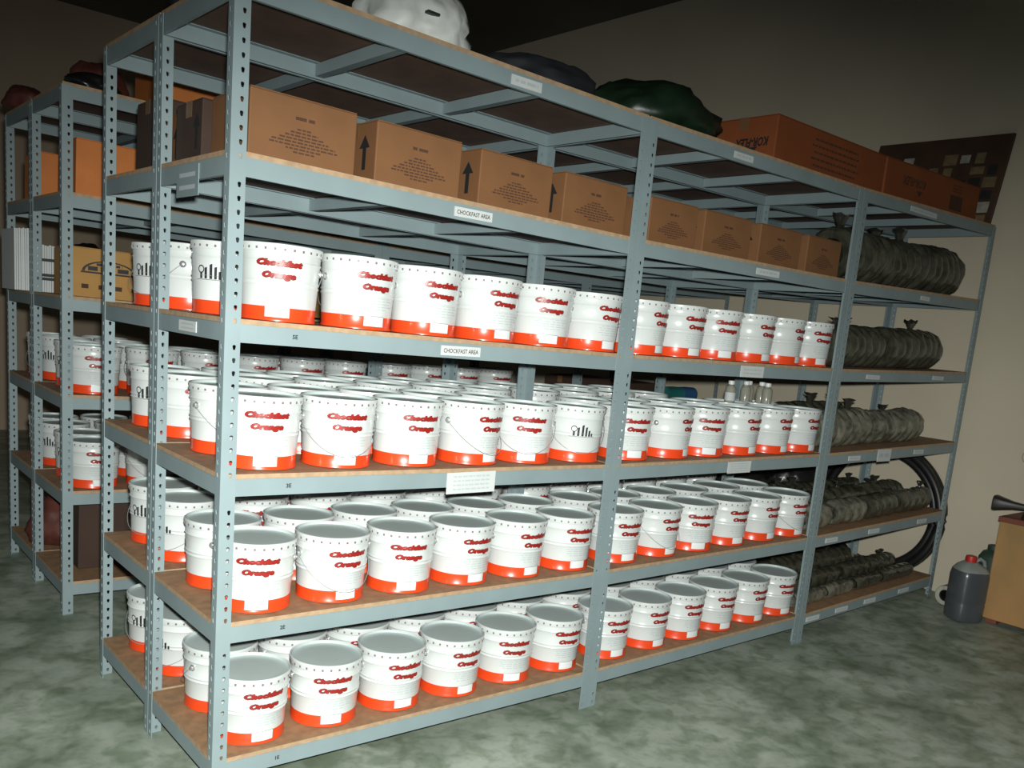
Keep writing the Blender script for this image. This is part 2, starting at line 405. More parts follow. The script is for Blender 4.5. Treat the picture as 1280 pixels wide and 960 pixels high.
# ------------------------------------------------------------------ pails
PR0, PR1, PH = .1235, .1355, .25
def pr(z): return PR0+(PR1-PR0)*z/PH
def pail_body():
    mb = MB()
    prof = [(.10, .006), (.118, .006), (.1215, 0), (.1265, .002), (.1265, .008), (pr(.012), .012), (pr(.047), .047), (pr(.0472), .0472)]
    for zb in (.118, .132, .196):
        prof += [(pr(zb-.006), zb-.006), (pr(zb)+.0036, zb), (pr(zb+.006), zb+.006)]
    prof += [(pr(.222), .222), (pr(.236), .236)]
    mb.lathe(prof, 'white', 40, cap0=True, mfun=lambda k: 'orange' if k < 7 else 'white')
    def wrap(pts, z0, off, ang0=-pi/2):
        out = []
        for a, b in pts:
            z = z0+b; r = pr(z)+off; t = ang0+a/pr(.16)
            out.append((r*cos(t), r*sin(t), z))
        return out
    for s, size, wd, z0 in (('Chockfast', .030, .148, .181), ('Orange', .030, .108, .142)):
        v, f = text_geo(s, size, .25, .0016); v = squeeze(v, wd)
        for ddx, ddz in ((-.0012, 0), (.0012, -.0004), (.0028, -.0016), (.0012, -.0022), (.0010, .0008)):
            mb.add(wrap([(a+ddx, b*.84+ddz) for a, b, c in v], z0, .0030), f, 'redshade')
        for k, ddx in enumerate((-.0007, .0007)):
            mb.add(wrap([(a+ddx, b*.84) for a, b, c in v], z0, .0037+.0001*k), f, 'red')
    rnd = random.Random(3)
    for k, wd in enumerate((.11, .13, .12, .13, .10)):      # faint small print under the title
        x = -wd/2
        while x < wd/2:
            l = rnd.uniform(.012, .03); n = 3
            for i in range(n):
                a0, a1 = x+l*i/n, x+l*(i+1)/n
                mb.add(wrap([(a0, 0), (a1, 0), (a1, .003), (a0, .003)], .112-.010*k, .0012), [(0, 1, 2, 3)], 'greyprint')
            x += l+.006
    # emblem on the other side: a ring and bars that shrink to the right, over a thin rule
    A2 = pi/2
    n = 20
    ring = [(-.040+r*cos(2*pi*i/n), .034+r*sin(2*pi*i/n)) for r in (.010, .014) for i in range(n)]
    mb.add(wrap(ring, .118, .0034, A2), [(i, (i+1) % n, n+(i+1) % n, n+i) for i in range(n)], 'black')
    for x, h, wd in ((-.040, .022, .010), (-.020, .040, .010), (.000, .052, .010), (.017, .043, .009), (.032, .028, .009), (.045, .015, .008)):
        mb.add(wrap([(x-wd/2, 0), (x+wd/2, 0), (x+wd/2, h), (x-wd/2, h*.92)], .120, .0034, A2), [(0, 1, 2, 3)], 'black')
    for i in range(8):
        a0, a1 = -.062+.0155*i, -.062+.0155*(i+1)
        mb.add(wrap([(a0, 0), (a1, 0), (a1, .0015), (a0, .0015)], .1165, .0034, A2), [(0, 1, 2, 3)], 'black')
    return mb.mesh('pail_body', smooth=40)
def pail_lid():
    mb = MB()
    mb.lathe([(.1372, .222), (.1395, .226), (.1392, .240), (.1405, .244), (.1398, .2495), (.1365, .2512), (.1335, .249), (.1325, .2405), (.125, .2385), (.10, .2395), (.05, .240)],
             'white', 48, cap1=True, mfun=lambda k: 'white' if k < 6 else 'lid')
    for i in range(28):
        a = 2*pi*(i+.5)/28; c, s_ = cos(a), sin(a); t = .0036
        q = []
        for da, dz in ((-t, -.004), (t, -.004), (t, .004), (-t, .004)):
            q.append((c*.1402-s_*da, s_*.1402+c*da, .233+dz))
        q2 = [(x*.985, y*.985, z) for x, y, z in q]
        mb.add(q+q2, [(0, 1, 2, 3), (0, 4, 5, 1), (1, 5, 6, 2), (2, 6, 7, 3), (3, 7, 4, 0)], 'lug')
    return mb.mesh('pail_lid', smooth=35)
def pail_handle(side):
    mb = MB(); pts = []
    n = 22
    for i in range(n+1):
        t = pi*i/n
        a = pi - t if side < 0 else t
        ang = pi + t if side < 0 else pi - t      # from -x ear to +x ear by the front (-y) or the back
        z = .172-.128*sin(t)**1.1
        r = pr(z)+.009+.006*sin(t)
        pts.append((r*cos(ang), r*sin(ang), z))
    mb.tube(pts, .0013, 'wire', 5)
    return mb.mesh('bail_handle', smooth=60)
def pail_ear():
    mb = MB(); mb.lathe([(.013, 0), (.013, .003), (.008, .0065), (.0075, .012), (.004, .0135)], 'ear', 14, cap0=True, cap1=True)
    return mb.mesh('handle_ear', smooth=40)
def pail_sticker():
    mb = MB(); n = 6; vs = []
    for j, z in enumerate((.0, .036)):
        for i in range(n+1):
            t = -pi/2+(-.5+i/n)*.078/.125; r = pr(.03)+.0020
            vs.append((r*cos(t), r*sin(t), .014+z))
    mb.add(vs, [(i, i+1, n+2+i, n+1+i) for i in range(n)], 'sticker')
    for z0, z1 in ((.0482, .0502),):
        vs = []
        for z in (z0, z1):
            for i in range(n+1):
                t = -pi/2+(-.5+i/n)*.078/.125; r = pr(.03)+.0026
                vs.append((r*cos(t), r*sin(t), z))
        mb.add(vs, [(i, i+1, n+2+i, n+1+i) for i in range(n)], 'wire')
    for e in (-.5, .5):
        t0 = -pi/2+e*.078/.125; vs = []
        for z in (.014, .05):
            for d in (-.001, .001):
                t = t0+d/.125; r = pr(.03)+.0026; vs.append((r*cos(t), r*sin(t), z))
        mb.add(vs, [(0, 1, 3, 2)], 'wire')
    me = mb.mesh('pail_sticker'); return me
PB, PL, PE, PS = pail_body(), pail_lid(), pail_ear(), pail_sticker()
PHN = {-1: pail_handle(-1), 1: pail_handle(1)}
def proto_pail(side):
    t = thing('pail', '', 'pail')
    obj('body', PB, t); obj('lid', PL, t); obj('bail_handle', PHN[side], t)
    for sx in (-1, 1):
        obj('handle_ear', PE, t, (sx*(pr(.172)-.001), 0, .172), (0, sx*pi/2, 0))
    s = obj('sticker', PS, t); s['label'] = 'small blank white sticker over the orange band'
    return t
PROTO = {-1: proto_pail(-1), 1: proto_pail(1)}
PUSED = {-1: False, 1: False}
ORD = ['first', 'second', 'third', 'fourth', 'fifth', 'sixth', 'seventh', 'eighth', 'ninth', 'tenth', 'eleventh', 'twelfth']
SHELF = {1: 'bottom shelf', 2: 'second shelf up', 3: 'third shelf up', 4: 'fourth shelf up'}
def place_pail(x, y, s, rz, label, group, side=None, ox=0.0):
    side = side if side else random.choice((-1, 1, 1))
    loc = (x, y, top(s, x-ox)+.0012)
    if not PUSED[side]:
        o = PROTO[side]; PUSED[side] = True; o.location = loc; o['label'] = label; o['group'] = group
    else: o = dup(PROTO[side], loc, rz, label, group, 'pail')
    o.rotation_euler = tilt(x-ox, rz)
    return o
XB = [[.205+.302*i for i in range(6)], [2.062+.296*i for i in range(6)]]
YR = {1: [.172, .468, .858, 1.150], 2: [.170, .466, .858, 1.150], 3: [.172, .468, .858, 1.150], 4: [.172, .468, .858, 1.150]}
RANK = ['front rank', 'second rank', 'third rank', 'fourth rank', 'fifth rank']
# turns of the pails seen at the open near end: emblem, plain side or lettering outward
TURN = {(1, 1): .35, (1, 2): 2.0, (1, 3): 2.2, (2, 1): .93, (2, 2): 2.0, (2, 3): 2.15, (2, 4): 2.2, (3, 1): .25, (3, 2): .1, (3, 3): 2.3, (4, 1): 2.25, (4, 2): 1.0, (4, 3): 2.2}
GP = {1: 'white pails on the bottom shelf', 2: 'white pails on the second shelf', 3: 'white pails on the third shelf', 4: 'white pails on the fourth shelf'}
for s in (1, 2, 3, 4):
    for ri, y in enumerate(YR[s]):
        for ci in range(12):
            b, i = divmod(ci, 6)
            if s == 4 and ri > 0 and ci > 0: continue
            if s == 3 and ri == 1 and ci == 5: continue
            if s == 3 and ri >= 2 and ci >= 10: continue
            x = XB[b][i]+random.uniform(-.005, .005); yy = y+random.uniform(-.003, .003)
            rz = random.gauss(-.13, .20)
            if ri > 0 and ci == 0: rz = TURN[(s, ri)]
            if s == 4 and ri == 0:
                x = .255+.299*i if b == 0 else 2.072+.294*i
                x += random.uniform(-.004, .004)
                rz = (-.45, .02, -.05, .0, -.38, .05, .25, -.05, -.35, .05, .25, -.2)[ci]
            if s == 3 and ri == 0:
                rz = (-.25, -.22, -.12, .22, -.50, pi-.45, -.3, .35, -.45, .1, .1, .1)[ci]
            if s == 2 and ri == 0: rz = (-.35, .0, -.30, .02, .05, -.10, -.1, .05, -.42, -.12, .05, -.05)[ci]
            if s == 1 and ri == 0: rz = (-.02, -.25, -.05, .02, -.30, -.1, -.1, -.02, -.1, -.12, .0, -.12)[ci]
            lab = 'white orange-based pail, %s of front shelving, %s, %s from near end' % (SHELF[s], RANK[ri], ORD[ci])
            side = 1
            if (s, ri, ci) in ((3, 0, 1), (3, 0, 3), (3, 0, 4), (2, 0, 1), (2, 0, 7), (2, 0, 11), (3, 1, 0), (3, 3, 0), (4, 1, 0), (2, 1, 0)): side = -1
            if s == 3 and ci == 5 and ri == 0: side = 1
            place_pail(x, yy, s, rz, lab, GP[s], side)
# pails on the racks across the aisle
def far_pails(row, s, yrel, xs_, rank, turned=False):
    ox, oy = ROWS[row]
    for i, x in enumerate(xs_):
        rz = random.gauss(.02, .15)
        if turned and i == 0: rz = 2.2
        lab = 'white orange-based pail across the aisle, %s, %s, %s from left end' % (SHELF[s], rank, ORD[i])
        place_pail(ox+x+random.uniform(-.006, .006), oy+yrel, s, rz, lab, 'pails on the racks across the aisle', None, ox)
x12 = XB[0]+XB[1]
far_pails(3, 3, .165, [x-.02 for x in x12[:10]], 'front rank')
far_pails(3, 3, .46, x12[:6], 'second rank', True)
far_pails(4, 3, .17, x12[:2], 'third rank', True)
far_pails(4, 3, .46, x12[:2], 'back rank', True)
far_pails(3, 2, .165, [x-.02 for x in x12[:4]], 'front rank')
far_pails(3, 2, .46, x12[:4], 'second rank', True)
far_pails(4, 2, .17, x12[:4], 'third rank', True)
far_pails(4, 2, .46, x12[:3], 'back rank', True)

# ------------------------------------------------------------------ cartons
def carton(label, x0, x1, y0, y1, z0, h, m='carton', prints='lines', name='carton', group=None, arrow=True, flaps=True, pm='cartonprint', seed=1, loc_rz=0):
    cx, cy = (x0+x1)/2, (y0+y1)/2
    wd, dp = x1-x0, y1-y0
    t = thing(name, label, 'carton', (cx, cy, z0), loc_rz, group); t.rotation_euler = tilt(cx, loc_rz)
    mb = MB()
    mb.box((-wd/2, -dp/2, 0), (wd/2, dp/2, h), m)
    me = mb.mesh('body', bevel=.004)
    mb2 = MB(); rnd = random.Random(seed); yf = -dp/2-.0008
    if prints == 'lines':
        mb2.mats = []
        word_dashes(mb2, 0, h*.70, wd*.18, h*.05, pm, yf, rnd)
        for k, f in enumerate((.14, .26, .36, .46, .60, .64, .34, .20)):
            word_dashes(mb2, 0, h*(.535-.05*k), wd*f, h*.026, pm, yf, rnd)
    if prints == 'logo':
        n = 16
        def arch(r0, r1, sx, cz):
            v = [(sx*r*cos(pi*i/n), yf, cz+r*sin(pi*i/n)) for r in (r0, r1) for i in range(n+1)]
            mb2.add(v, [(i, i+1, n+2+i, n+1+i) for i in range(n)], 'black')
        arch(h*.21, h*.235, 2.3, h*.54); sx_ = -wd*.02
        mb2.box((-h*.56, yf-.0005, h*.50), (h*.56, yf+.0004, h*.535), 'black')
        word_dashes(mb2, 0, h*.60, wd*.56, h*.09, 'black', yf, rnd)
        word_dashes(mb2, 0, h*.69, wd*.34, h*.05, 'black', yf, rnd)
        for k in range(4):
            mb2.box((-wd*.36+k*wd*.22, yf-.0005, h*.18), (-wd*.27+k*wd*.22, yf+.0004, h*.27), pm)
    if arrow:
        xf = -wd/2-.0008; c = -.075
        mb2.add([(xf, c-.012, h*.22), (xf, c+.012, h*.22), (xf, c+.012, h*.58), (xf, c-.012, h*.58)], [(0, 1, 2, 3)], 'black')
        mb2.add([(xf, c-.035, h*.58), (xf, c+.035, h*.58), (xf, c, h*.80)], [(0, 1, 2)], 'black')
    if mb2.v:
        k = MB(); off = [tuple(v.co) for v in me.vertices]; fs = [tuple(p.vertices) for p in me.polygons]
        k.add(off, fs, m)
        for fcs, mi in zip(mb2.f, mb2.mi): k.f.append(tuple(i+len(off) for i in fcs)); k.mi.append(k.mid(mb2.mats[mi]))
        k.v += mb2.v
        me2 = bpy.data.meshes.new('body'); me2.from_pydata(k.v, [], k.f)
        for q in k.mats: me2.materials.append(M[q])
        me2.polygons.foreach_set('material_index', k.mi); me = me2
    obj('body', me, t)
    if flaps:
        for sg in (-1, 1):
            mb = MB(); mb.box((-wd/2+.002, min(sg*.0015, sg*(dp/2-.002)), h), (wd/2-.002, max(sg*.0015, sg*(dp/2-.002)), h+.003), m)
            obj('flap', mb.mesh('flap'), t)
        mb = MB(); mb.box((-wd/2+.001, -.028, h+.003), (wd/2-.001, .028, h+.0036), 'tape')
        mb.box((-wd/2-.0012, -.028, h-.05), (-wd/2-.0004, .028, h+.0036), 'tape')
        obj('tape', mb.mesh('tape'), t)
    return t
for i, (a, b) in enumerate(((.078, .452), (.53, .89), (.98, 1.345), (1.415, 1.785), (1.945, 2.275), (2.332, 2.705), (2.785, 3.155), (3.225, 3.56))):
    carton('brown printed carton on fifth shelf up, front side, %s from near corner post' % ORD[i], a, b, .055, .36, top(5, (a+b)/2)+.001, .196 if i > 3 else .203,
           group='brown cartons on the fifth shelf', seed=i)
carton('plain brown carton behind the first one on the fifth shelf, near end', .10, .42, .68, .98, top(5, .2)+.001, .20, 'carton', None, group='brown cartons on the fifth shelf')
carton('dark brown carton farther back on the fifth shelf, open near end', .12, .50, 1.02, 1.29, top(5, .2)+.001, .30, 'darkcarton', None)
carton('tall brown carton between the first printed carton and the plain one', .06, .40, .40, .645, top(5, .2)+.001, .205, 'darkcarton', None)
# long orange cartons on top of the front row
def long_carton(label, x0, x1, y0, y1, h, kind):
    z0 = max(top(6, (x0+x1)/2), (top(6, x0)+top(6, x1))/2)+.002; wd, dp = x1-x0, y1-y0
    t = thing('long_carton', label, 'carton', ((x0+x1)/2, (y0+y1)/2, z0), 0, 'long orange cartons on the top shelf'); t.rotation_euler = tilt((x0+x1)/2)
    mb = MB(); mb.box((-wd/2, -dp/2, 0), (wd/2, dp/2, h), 'dullorange'); me = mb.mesh('body', bevel=.006)
    k = MB(); k.add([tuple(v.co) for v in me.vertices], [tuple(p.vertices) for p in me.polygons], 'dullorange')
    yf = -dp/2-.001; xf = -wd/2-.001; rnd = random.Random(5)
    if kind == 0:
        for r in range(5):
            word_dashes(k, .02, h*(.78-.14*r), .44+.05*(r % 2), h*.045, 'cartonprint', yf, rnd)
        v, f = text_geo('KOR-FLEX', .075, .2, .003); v = squeeze(v, .21)
        k.add([(xf, a-.06, h*.55-b*.8) for a, b, c in v], f, 'black')
        k.add([(xf, -.10, h*.36), (xf, -.02, h*.36), (xf, -.06, h*.16)], [(0, 1, 2)], 'black')
    else:
        v, f = text_geo('KOR-FLEX', .085, .2, .003); v = squeeze(v, .30)
        k.add([(-.28-a, yf, h*.68-b*.8) for a, b, c in v], f, 'cartonprint')
        k.add([(-.24, yf, h*.40), (-.16, yf, h*.40), (-.20, yf, h*.24)], [(0, 1, 2)], 'cartonprint')
        k.box((.22, yf, h*.18), (.40, yf+.0005, h*.58), 'cartonprint')
        for i in range(3):
            word_dashes(k, .31, h*(.68+.08*i), .14, h*.03, 'cartonprint', yf, rnd)
    me2 = bpy.data.meshes.new('body'); me2.from_pydata(k.v, [], k.f)
    for q in k.mats: me2.materials.append(M[q])
    me2.polygons.foreach_set('material_index', k.mi); obj('body', me2, t)
    mb = MB(); mb.box((-wd/2+.003, -dp/2+.003, h), (wd/2-.003, -.002, h+.003), 'dullorange')
    mb.box((-wd/2+.003, .002, h), (wd/2-.003, dp/2-.003, h+.003), 'dullorange'); obj('flap', mb.mesh('flap'), t)
    mb = MB(); mb.box((-wd/2-.001, -.03, h-.06), (wd/2+.001, .03, h+.0038), 'tape'); 
    obj('tape', mb.mesh('tape'), t)
    return t
long_carton('long orange carton on the top shelf with five lines of print', 2.87, 3.98, .10, .52, .235, 0)
long_carton('long orange carton on the top shelf near the cream wall, dark square print', 4.00, 5.28, .10, .50, .232, 1)

# ------------------------------------------------------------------ bags
def blob(name, label, cat, loc, size, m, seed, rz=0, ridged=.3, amp=.22, group=None, sub=4, taper=.18):
    bm = bmesh.new(); bmesh.ops.create_icosphere(bm, subdivisions=sub, radius=1)
    off = Vector((seed*3.7, seed*1.3, seed*7.1))
    for v in bm.verts:
        p = v.co.copy()
        d = noise.noise(p*1.3+off)*amp + (abs(noise.noise(p*3.1+off))-.25)*ridged*.5 + noise.noise(p*8+off)*.035
        q = p*(1+d)
        q.z = max(q.z, -.55) if q.z < 0 else q.z
        k = 1.18-taper*(q.z+.55)/1.5
        v.co = Vector((q.x*size[0]*k, q.y*size[1]*k, (q.z+.55)*size[2]/1.5))
    me = bpy.data.meshes.new(name); bm.to_mesh(me); bm.free(); me.materials.append(M[m])
    me.polygons.foreach_set('use_smooth', [True]*len(me.polygons))
    o = obj(name, me, None, (loc[0], loc[1], loc[2]+.001), tilt(loc[0], rz)); tag(o, label, cat, group); return o
sk = blob('plastic_sack', 'white crumpled plastic sack on top of the nearest shelving bay', 'sack', (.77, .245, top(6, .77)), (.205, .17, .33), 'whitebag', 2, amp=.26, taper=.62, ridged=.55)
ysl = min(v.co.y for v in sk.data.vertices if -.09 < v.co.x < .03 and .07 < v.co.z < .13)
mb = MB(); mb.box((-.055, ysl-.002, .096), (-.005, ysl+.02, .104), 'black')
h_ = obj('handle_slot', mb.mesh('handle_slot'), sk)
blob('plastic_bag', 'dark blue plastic bag on the top shelf beside the white sack', 'bag', (1.40, .30, top(6, 1.4)), (.235, .21, .15), 'darkbag', 4)
blob('plastic_bag', 'dark green shiny plastic bag on the top shelf left of long orange cartons', 'bag', (2.18, .33, top(6, 2.2)), (.335, .25, .25), 'greenbag', 6)
b0 = blob('plastic_bag', 'dark bag on the far top corner of the second row, left of white sack', 'bag', (.19, .66, top(6, .2)), (.13, .12, .17), 'darkbag', 8)

# ------------------------------------------------------------------ wrapped coils, nearest the wall
def wrapped_coil(label, x0, x1, y, s, R, seed, m='coil', group='film wrapped coils', tufts=1, rz=0, hole=.55, dzz=0, wavy=1):
    L = x1-x0; n = 30; rnd = random.Random(seed)
    t = thing('wrapped_coil', label, 'coil', ((x0+x1)/2, y, top(s, (x0+x1)/2)+dzz+.001), rz, group); t.rotation_euler = tilt((x0+x1)/2, rz)
    mb = MB(); nr = max(2, int(L/.085)); prof = []
    per = 6
    prof.append((R*hole, -L/2+.012))
    for k in range(nr*per+1):
        u = k/(nr*per); bulge = abs(sin(pi*u*nr))**.6
        env = 1-.10*abs(2*u-1)**6
        prof.append((R*env*(.90+.10*bulge), -L/2+L*u))
    prof.append((R*hole, L/2-.012))
    # lathe about x; the radius wobbles so the bundle sags like soft wrapped hose
    k0 = len(prof); vs = []; off = Vector((seed*2.1, seed*.7, 0))
    for r, z in prof:
        for i in range(n):
            a = 2*pi*i/n
            q = Vector((z*5, cos(a)*1.2, sin(a)*1.2))+off
            rr = r*(1+wavy*.09*noise.noise(q)+wavy*.07*noise.noise(q*2.7))
            zz = rr*sin(a)
            vs.append((z, rr*cos(a), max(zz, -R*.94)+R*.94))
    fs = []
    for k in range(k0):
        k2 = (k+1) % k0
        for i in range(n):
            j = (i+1) % n; fs.append((k*n+i, k*n+j, k2*n+j, k2*n+i))
    mb.add(vs, fs, m); obj('coil', mb.mesh('coil', smooth=50), t)
    for q in range(tufts):
        u = rnd.uniform(-.4, .4)*L; h = R*rnd.uniform(.3, .55); bmv = []; nn = 10
        mb = MB(); vs = []
        for lv, (rr, hh) in enumerate(((.30, -.12), (.16, .25), (.26, .7), (.42, 1.0))):
            for i in range(nn):
                a = 2*pi*i/nn; k = 1+.5*noise.noise(Vector((cos(a)*2, sin(a)*2, lv+seed)))
                vs.append((u+R*rr*k*cos(a), R*rr*k*sin(a)*.7, R*1.86+h*hh*(1+.3*noise.noise(Vector((a, lv, seed)))) ))
        fs = [(l*nn+i, l*nn+(i+1) % nn, (l+1)*nn+(i+1) % nn, (l+1)*nn+i) for l in range(3) for i in range(nn)]
        fs.append(tuple(range(nn-1, -1, -1)))
        mb.add(vs, fs, 'film'); obj('wrap_tuft', mb.mesh('wrap_tuft', smooth=30), t)
    return t
WL = 'film-wrapped dark coil on %s of the end bay, %s'
wrapped_coil(WL % ('fifth shelf up', 'leftmost'), 3.72, 4.15, .23, 5, .165, 1, tufts=1)
wrapped_coil(WL % ('fifth shelf up', 'middle of three'), 4.17, 4.60, .23, 5, .160, 2, tufts=2)
wrapped_coil(WL % ('fifth shelf up', 'rightmost'), 4.62, 5.24, .23, 5, .168, 3, tufts=0)
wrapped_coil(WL % ('fourth shelf up', 'left of two'), 3.72, 4.36, .22, 4, .135, 4, tufts=2)
wrapped_coil(WL % ('fourth shelf up', 'right of two'), 4.42, 5.14, .22, 4, .138, 5, tufts=1)
wrapped_coil(WL % ('third shelf up', 'left of two'), 3.72, 4.32, .20, 3, .125, 6, 'coilpale', tufts=2)
wrapped_coil(WL % ('third shelf up', 'right of two'), 4.36, 5.06, .20, 3, .115, 7, 'coilpale', tufts=1)
wrapped_coil('dark film-wrapped coil behind the left pale coil, third shelf of end bay', 3.75, 4.5, .46, 3, .13, 17, tufts=2)
for i, (a, b, m) in enumerate(((3.70, 3.95, 'coilpale'), (4.02, 4.38, 'coilpale'), (4.42, 4.80, 'coil'), (4.84, 5.30, 'coil'))):
    wrapped_coil('small film-wrapped coil on second shelf of end bay, front, %s from left' % ORD[i], a, b, .14, 2, .085, 20+i, m, tufts=1)
for i, (a, b, m) in enumerate(((3.72, 4.2, 'coil'), (4.25, 4.75, 'coil'), (4.8, 5.28, 'coil'))):
    wrapped_coil('small dark coil on second shelf of end bay, behind front coils, %s from left' % ORD[i], a, b, .352, 2, .092, 30+i, m, tufts=2)
for i, (a, b) in enumerate(((3.70, 4.02), (4.06, 4.38), (4.42, 4.74), (4.78, 5.22))):
    wrapped_coil('thin film-wrapped coil on bottom shelf of end bay, front, %s from left' % ORD[i], a, b, .12, 1, .05, 40+i, 'coilpale' if i < 2 else 'coil', tufts=1)
for i, (a, b) in enumerate(((3.72, 4.10), (4.14, 4.5), (4.55, 4.9), (4.92, 5.28))):
    wrapped_coil('thin dark coil on bottom shelf of end bay, behind front coils, %s from left' % ORD[i], a, b, .30, 1, .065, 50+i, 'coil', tufts=2)
wrapped_coil('thick dark coil at the back of second shelf of end bay, left', 3.72, 4.42, .575, 2, .095, 61, 'coil', tufts=2)
wrapped_coil('thick dark coil at the back of second shelf of end bay, right', 4.46, 5.10, .575, 2, .088, 62, 'coil', tufts=1)
wrapped_coil('thick dark coil at the back of bottom shelf of end bay, left', 3.72, 4.40, .50, 1, .088, 63, 'coil', tufts=2)
wrapped_coil('thick dark coil at the back of bottom shelf of end bay, right', 4.44, 5.0, .50, 1, .08, 64, 'coil', tufts=1)
blob('plastic_bag', 'black shiny plastic bag deep on second shelf of end bay, left', 'bag', (4.20, .99, top(2, 4.2)), (.31, .21, .38), 'blackbag', 11)
blob('plastic_bag', 'black shiny plastic bag deep on second shelf of end bay, right', 'bag', (4.92, .99, top(2, 4.92)), (.27, .21, .30), 'blackbag', 12)
blob('plastic_bag', 'dark plastic bag deep on the bottom shelf of end bay', 'bag', (4.28, .99, top(1, 4.28)), (.38, .21, .32), 'darkbag', 13)
blob('plastic_bag', 'black crumpled bag deep on third shelf beside the clear bottles', 'bag', (4.35, 1.0, top(3, 4.35)), (.33, .19, .16), 'blackbag', 14)

# big black hose ring standing between the rack end and the wall
t = thing('hose_ring', 'large black hose coil standing against the cream wall behind end bay', 'hose', (5.475, .56, ZF(5.475)), 0)
for k, (R, dx) in enumerate(((.50, -.018), (.445, .012), (.50, .036))):
    mb = MB(); mb.tube([(dx, R*cos(2*pi*i/64), .545+R*sin(2*pi*i/64)) for i in range(64)], .032, 'rubber', 10, closed=True)
    obj('hose_loop', mb.mesh('hose_loop', smooth=60), t)

# ------------------------------------------------------------------ by the cream wall
JX, JY = 5.06, -.375
t = thing('plastic_jug', 'dark grey plastic jug with red cap on floor beside wooden crate', 'jug', (JX, JY, ZF(JX)), radians(-35))
def rrect(rx, ry, n=32, p=3.2):
    out = []
    for i in range(n):
        a = 2*pi*i/n; c, s_ = cos(a), sin(a)
        out.append((rx*math.copysign(abs(c)**(2/p), c), ry*math.copysign(abs(s_)**(2/p), s_)))
    return out
def loft(mb, secs, m, mfun=None, n=32):
    o = len(mb.v)
    for rx, ry, z, ox in secs:
        mb.v += [(x+ox, y, z) for x, y in rrect(rx, ry, n)]
    for k in range(len(secs)-1):
        mi = mb.mid(mfun(k) if mfun else m)
        for i in range(n):
            j = (i+1) % n; mb.f.append((o+k*n+i, o+k*n+j, o+(k+1)*n+j, o+(k+1)*n+i)); mb.mi.append(mi)
    mb.f.append(tuple(o+i for i in reversed(range(n)))); mb.mi.append(mb.mid(mfun(0) if mfun else m))
    mb.f.append(tuple(o+(len(secs)-1)*n+i for i in range(n))); mb.mi.append(mb.mid(mfun(len(secs)-2) if mfun else m))
mb = MB(); loft(mb, [(.098, .095, 0, 0), (.108, .104, .012, 0), (.110, .106, .12, 0), (.107, .103, .13, 0), (.110, .106, .14, 0), (.110, .106, .31, 0), (.104, .100, .345, 0), (.085, .08, .375, 0), (.055, .052, .395, -.01), (.04, .04, .405, -.012)], 'jug', lambda k: 'jug' if k < 6 else 'jugtop')
obj('body', mb.mesh('jug_body', smooth=50), t)
mb = MB(); mb.lathe([(.030, .40), (.036, .405), (.037, .427), (.034, .444), (.02, .448)], 'redcap', 20, cap0=True, cap1=True)
obj('cap', mb.mesh('cap', smooth=40), t, (-.012, 0, 0))
mb = MB(); mb.tube([(.02, 0, .37), (.03, 0, .41), (.055, 0, .425), (.085, 0, .41), (.10, 0, .36), (.105, 0, .33)], .013, 'jugtop', 8)
obj('carry_handle', mb.mesh('carry_handle', smooth=50), t)
# dark green container half hidden behind jug
t = thing('plastic_canister', 'dark green canister between the grey jug and the wooden crate', 'canister', (5.36, -.385, ZF(5.3)), 0)
mb = MB(); loft(mb, [(.075, .075, 0, 0), (.08, .08, .01, 0), (.08, .08, .40, 0), (.06, .06, .44, 0), (.035, .035, .455, 0)], 'greencap')
obj('body', mb.mesh('canister_body', smooth=50), t)
mb = MB(); mb.lathe([(.038, .45), (.040, .455), (.040, .485), (.03, .49)], 'greencap', 20, cap0=True, cap1=True); obj('cap', mb.mesh('cap', smooth=40), t)
# crate
t = thing('wooden_crate', 'tall worn brown wooden crate by the cream wall at right edge', 'crate', (5.12, -.475, ZF(5.2)), 0)
mb = MB(); mb.box((0, -.72, .03), (.40, 0, .70), 'crate'); obj('body', mb.mesh('body', bevel=.006), t)
mb = MB(); mb.box((-.008, -.728, .70), (.408, .008, .735), 'cratetop'); obj('top_board', mb.mesh('top_board', bevel=.004), t)
for yy in (-.60, -.09):
    mb = MB(); mb.box((.02, yy, 0), (.38, yy+.07, .03), 'cratetop'); obj('skid', mb.mesh('skid'), t)
# tool on the crate
t = thing('hand_tool', 'black flared hand tool lying on top of the wooden crate', 'tool', (5.20, -.56, ZF(5.2)+.735), radians(-84))
mb = MB(); loft(mb, [(.050, .055, 0, 0), (.052, .057, .012, 0), (.040, .044, .06, 0), (.027, .029, .12, 0), (.020, .021, .20, 0)], 'tool', n=20)
h_ = obj('flared_head', mb.mesh('flared_head', smooth=50), t, (-.165, 0, .075), (0, radians(90), 0))
mb = MB(); mb.tube([(.03, 0, .073), (.15, 0, .05), (.40, 0, .02)], .018, 'tool', 10); obj('handle', mb.mesh('handle', smooth=50), t)
mb = MB(); mb.lathe([(.04, 0), (.035, .02), (.022, .05)], 'tool', 18, cap0=True, cap1=True); obj('foot', mb.mesh('foot', smooth=40), t, (.05, 0, 0))
